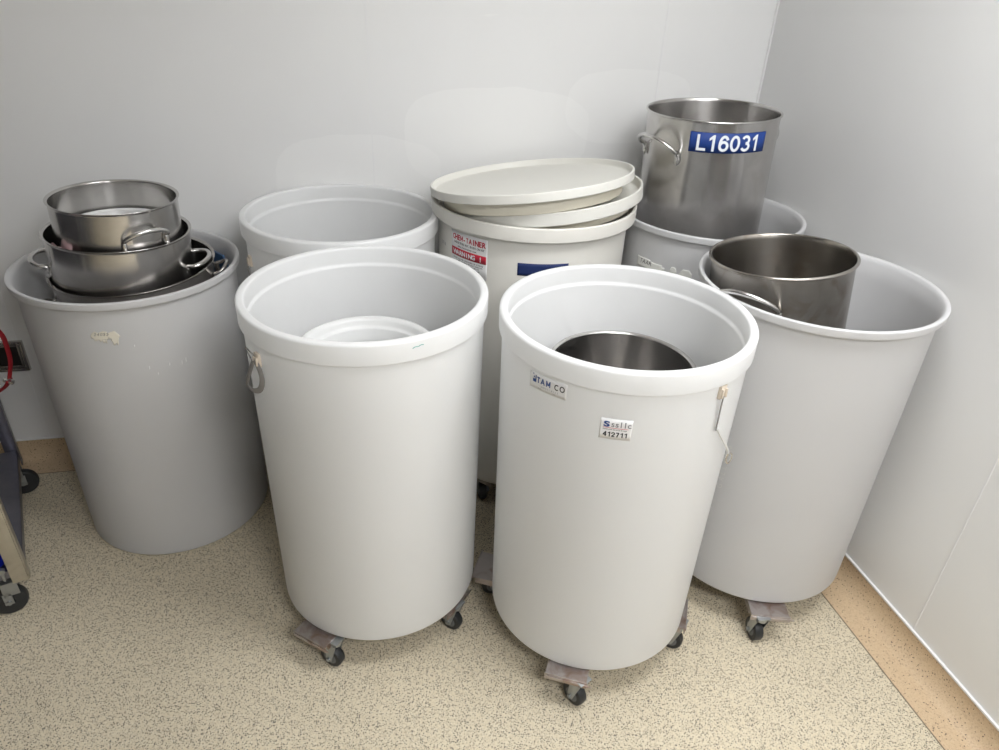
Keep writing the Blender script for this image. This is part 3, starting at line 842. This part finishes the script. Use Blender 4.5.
# ------------------------------------------------------------------ wall box
def WP3(s, p, z): return K + DB * s + DR * p + Z3 * z
wbx = thing('wall_box', 'stainless framed recessed box on the back wall, behind the red strap', 'wall box', WP3(2.815, 0, .395))
wbx.matrix_world = Matrix((-DB, -DR, Z3)).transposed().to_4x4()
wbx.matrix_world.translation = WP3(2.815, 0, .395)
Mw = wbx.matrix_world.copy(); Mw.translation = WP3(2.815, 0, .395); wbx.matrix_world = Mw
def ring_frame(w, h, b, d0, d1, z0=.06):
    bm = bmesh.new()
    for s in (-1, 1):
        box(bm, (s * (w / 2 - b / 2), -(d0 + d1) / 2, z0), (b, d1 - d0, h), None, .0012)
        box(bm, (0, -(d0 + d1) / 2, z0 + s * (h / 2 - b / 2)), (w - 2 * b, d1 - d0, b), None, .0012)
    return bm
finish('frame', ring_frame(.116, .120, .010, 0, .014), STEEL_DARK, wbx)
finish('inner_frame', ring_frame(.088, .092, .008, 0, .010), STEEL_DARK, wbx)
bm = bmesh.new(); box(bm, (0, -.002, .06), (.075, .004, .078)); finish('recess_cover', bm, DARKM, wbx)

# ------------------------------------------------------------------ service cart at the left edge
cd = Vector((.546, -.838, 0)).normalized(); ci = Vector((-cd.y, cd.x, 0)) * -1   # ci: inwards (to the left)
if ci.x > 0: ci = -ci
cart = thing('service_cart', 'steel service cart on black casters at the left edge, beside the left drum', 'cart', (-1.735, 2.023, 0))
Mc = Matrix((cd, ci, Z3)).transposed().to_4x4(); Mc.translation = Vector((-1.735, 2.023, 0))
if Mc.determinant() < 0:
    Mc = Matrix((cd, -ci, Z3)).transposed().to_4x4(); Mc.translation = Vector((-1.735, 2.023, 0)); SG = -1
else: SG = 1
cart.matrix_world = Mc
CL, CW = .655, .45
for nm, z in (('lower_shelf', .172), ('upper_shelf', .80)):
    bm = bmesh.new()
    box(bm, (CL / 2, SG * CW / 2, z), (CL, CW, .003))
    for y in (0, SG * CW): box(bm, (CL / 2, y, z - .012), (CL, .0025, .027))
    for x in (0, CL): box(bm, (x, SG * CW / 2, z - .012), (.0025, CW, .027))
    finish(nm, bm, CARTM, cart, smooth=False)
for (x, y, sx, sy) in ((0, 0, 1, 1), (CL, 0, -1, 1), (0, CW, 1, -1), (CL, CW, -1, -1)):
    bm = bmesh.new(); zc = (.125 + .86) / 2; hh = .86 - .125
    xo = -.004 * sx
    box(bm, (x + xo, SG * (y + sy * .018), zc), (.004, .040, hh), None, .0008)
    box(bm, (x + sx * .016, SG * (y - sy * .004), zc), (.036, .004, hh), None, .0008)
    finish('leg', bm, CARTLEG if x > .3 else CARTM, cart)
    # caster
    bm = bmesh.new()
    cxp, cyp = x + sx * .024, SG * (y + sy * (.066 if x > .3 else .012))
    pxp, pyp = x + sx * .034, SG * (y + sy * .04)
    box(bm, (pxp, pyp, .122), (.06, .07, .005), None, .001)
    for s in (-1, 1):
        box(bm, (cxp + s * .018, (cyp + pyp) / 2, .098), (.003, .042, .045), None, .001)
        box(bm, (cxp + s * .018, cyp, .064), (.003, .024, .042), None, .001)
    cylinder(bm, (cxp - .023, cyp, .05), (cxp + .023, cyp, .05), .007, 12)
    ck = finish('caster', bm, ZINC, cart)
    bm = bmesh.new()
    lathe(bm, rounded([(.014, -.0145), (.047, -.0145), (.05, 0), (.047, .0145), (.014, .0145)], [0, .005, .01, .005, 0]), 40, closed=True)
    Rm = Matrix.Translation((cxp, cyp, .05)) @ Matrix.Rotation(PI / 2, 4, 'Y')
    for v in bm.verts: v.co = Rm @ v.co
    finish('wheel', bm, RUBBER, ck)
# bolt on front leg
bm = bmesh.new(); cylinder(bm, (CL + .003, SG * .052, .185), (CL + .016, SG * .052, .185), .009, 16)
cylinder(bm, (CL + .010, SG * .052, .150), (CL + .010, SG * .052, .185), .004, 12)
finish('bolt', bm, ZINC, cart)
# blue container on lower shelf
bc = thing('blue_container', 'blue plastic container on the lower shelf of the cart at the left edge', 'container')
bc.matrix_world = Mc @ Matrix.Translation((.585, SG * .100, .1745))
bm = bmesh.new(); lathe(bm, rounded([(0, 0), (.070, 0), (.074, .14), (.055, .165), (.03, .175), (.03, .2), (0, .2)], [0, .014, .02, .01, .005, .003, 0]), 64)
finish('body', bm, BLUEPL, bc)
bm = bmesh.new(); lathe(bm, rounded([(0, .2), (.034, .2), (.034, .222), (0, .222)], [0, .002, .004, 0]), 32); finish('cap', bm, BLUEPL, bc)
# red strap hanging from the upper shelf
rs = thing('red_strap', 'red webbing strap with a buckle hanging off the cart, in front of the wall box', 'strap', (0, 0, 0))
bm = bmesh.new()
path = catmull([(-1.612, 1.82, .795), (-1.575, 1.81, .835), (-1.51, 1.80, .830), (-1.463, 1.80, .775), (-1.458, 1.80, .729), (-1.463, 1.80, .678), (-1.484, 1.80, .620)], 6)
tube(bm, path, .008, 10, flat=(.3, 1.0, (0, 1, 0))); finish('webbing', bm, REDM, rs)
bm = bmesh.new()
tube(bm, catmull([(-1.486, 1.80, .614), (-1.503, 1.80, .592), (-1.530, 1.80, .572), (-1.565, 1.80, .55)], 5), .015, 10, flat=(.35, 1.0, (0, 1, 0))); finish('strap_end', bm, REDM, rs)
bm = bmesh.new(); box(bm, (0, 0, 0), (.030, .012, .012), Matrix.Translation((-1.487, 1.797, .612)) @ Matrix.Rotation(rad(20), 4, 'Y'), .002); finish('buckle', bm, STEEL_HANDLE, rs)

# ------------------------------------------------------------------ world and output
w = bpy.data.worlds.new('world'); sc.world = w; w.use_nodes = True
w.node_tree.nodes['Background'].inputs[0].default_value = (.8, .85, .9, 1)
w.node_tree.nodes['Background'].inputs[1].default_value = .0
sc.view_settings.view_transform = 'Standard'; sc.view_settings.look = 'None'
sc.view_settings.gamma = 1; sc.view_settings.use_curve_mapping = False
sc.view_settings.exposure = 0.91
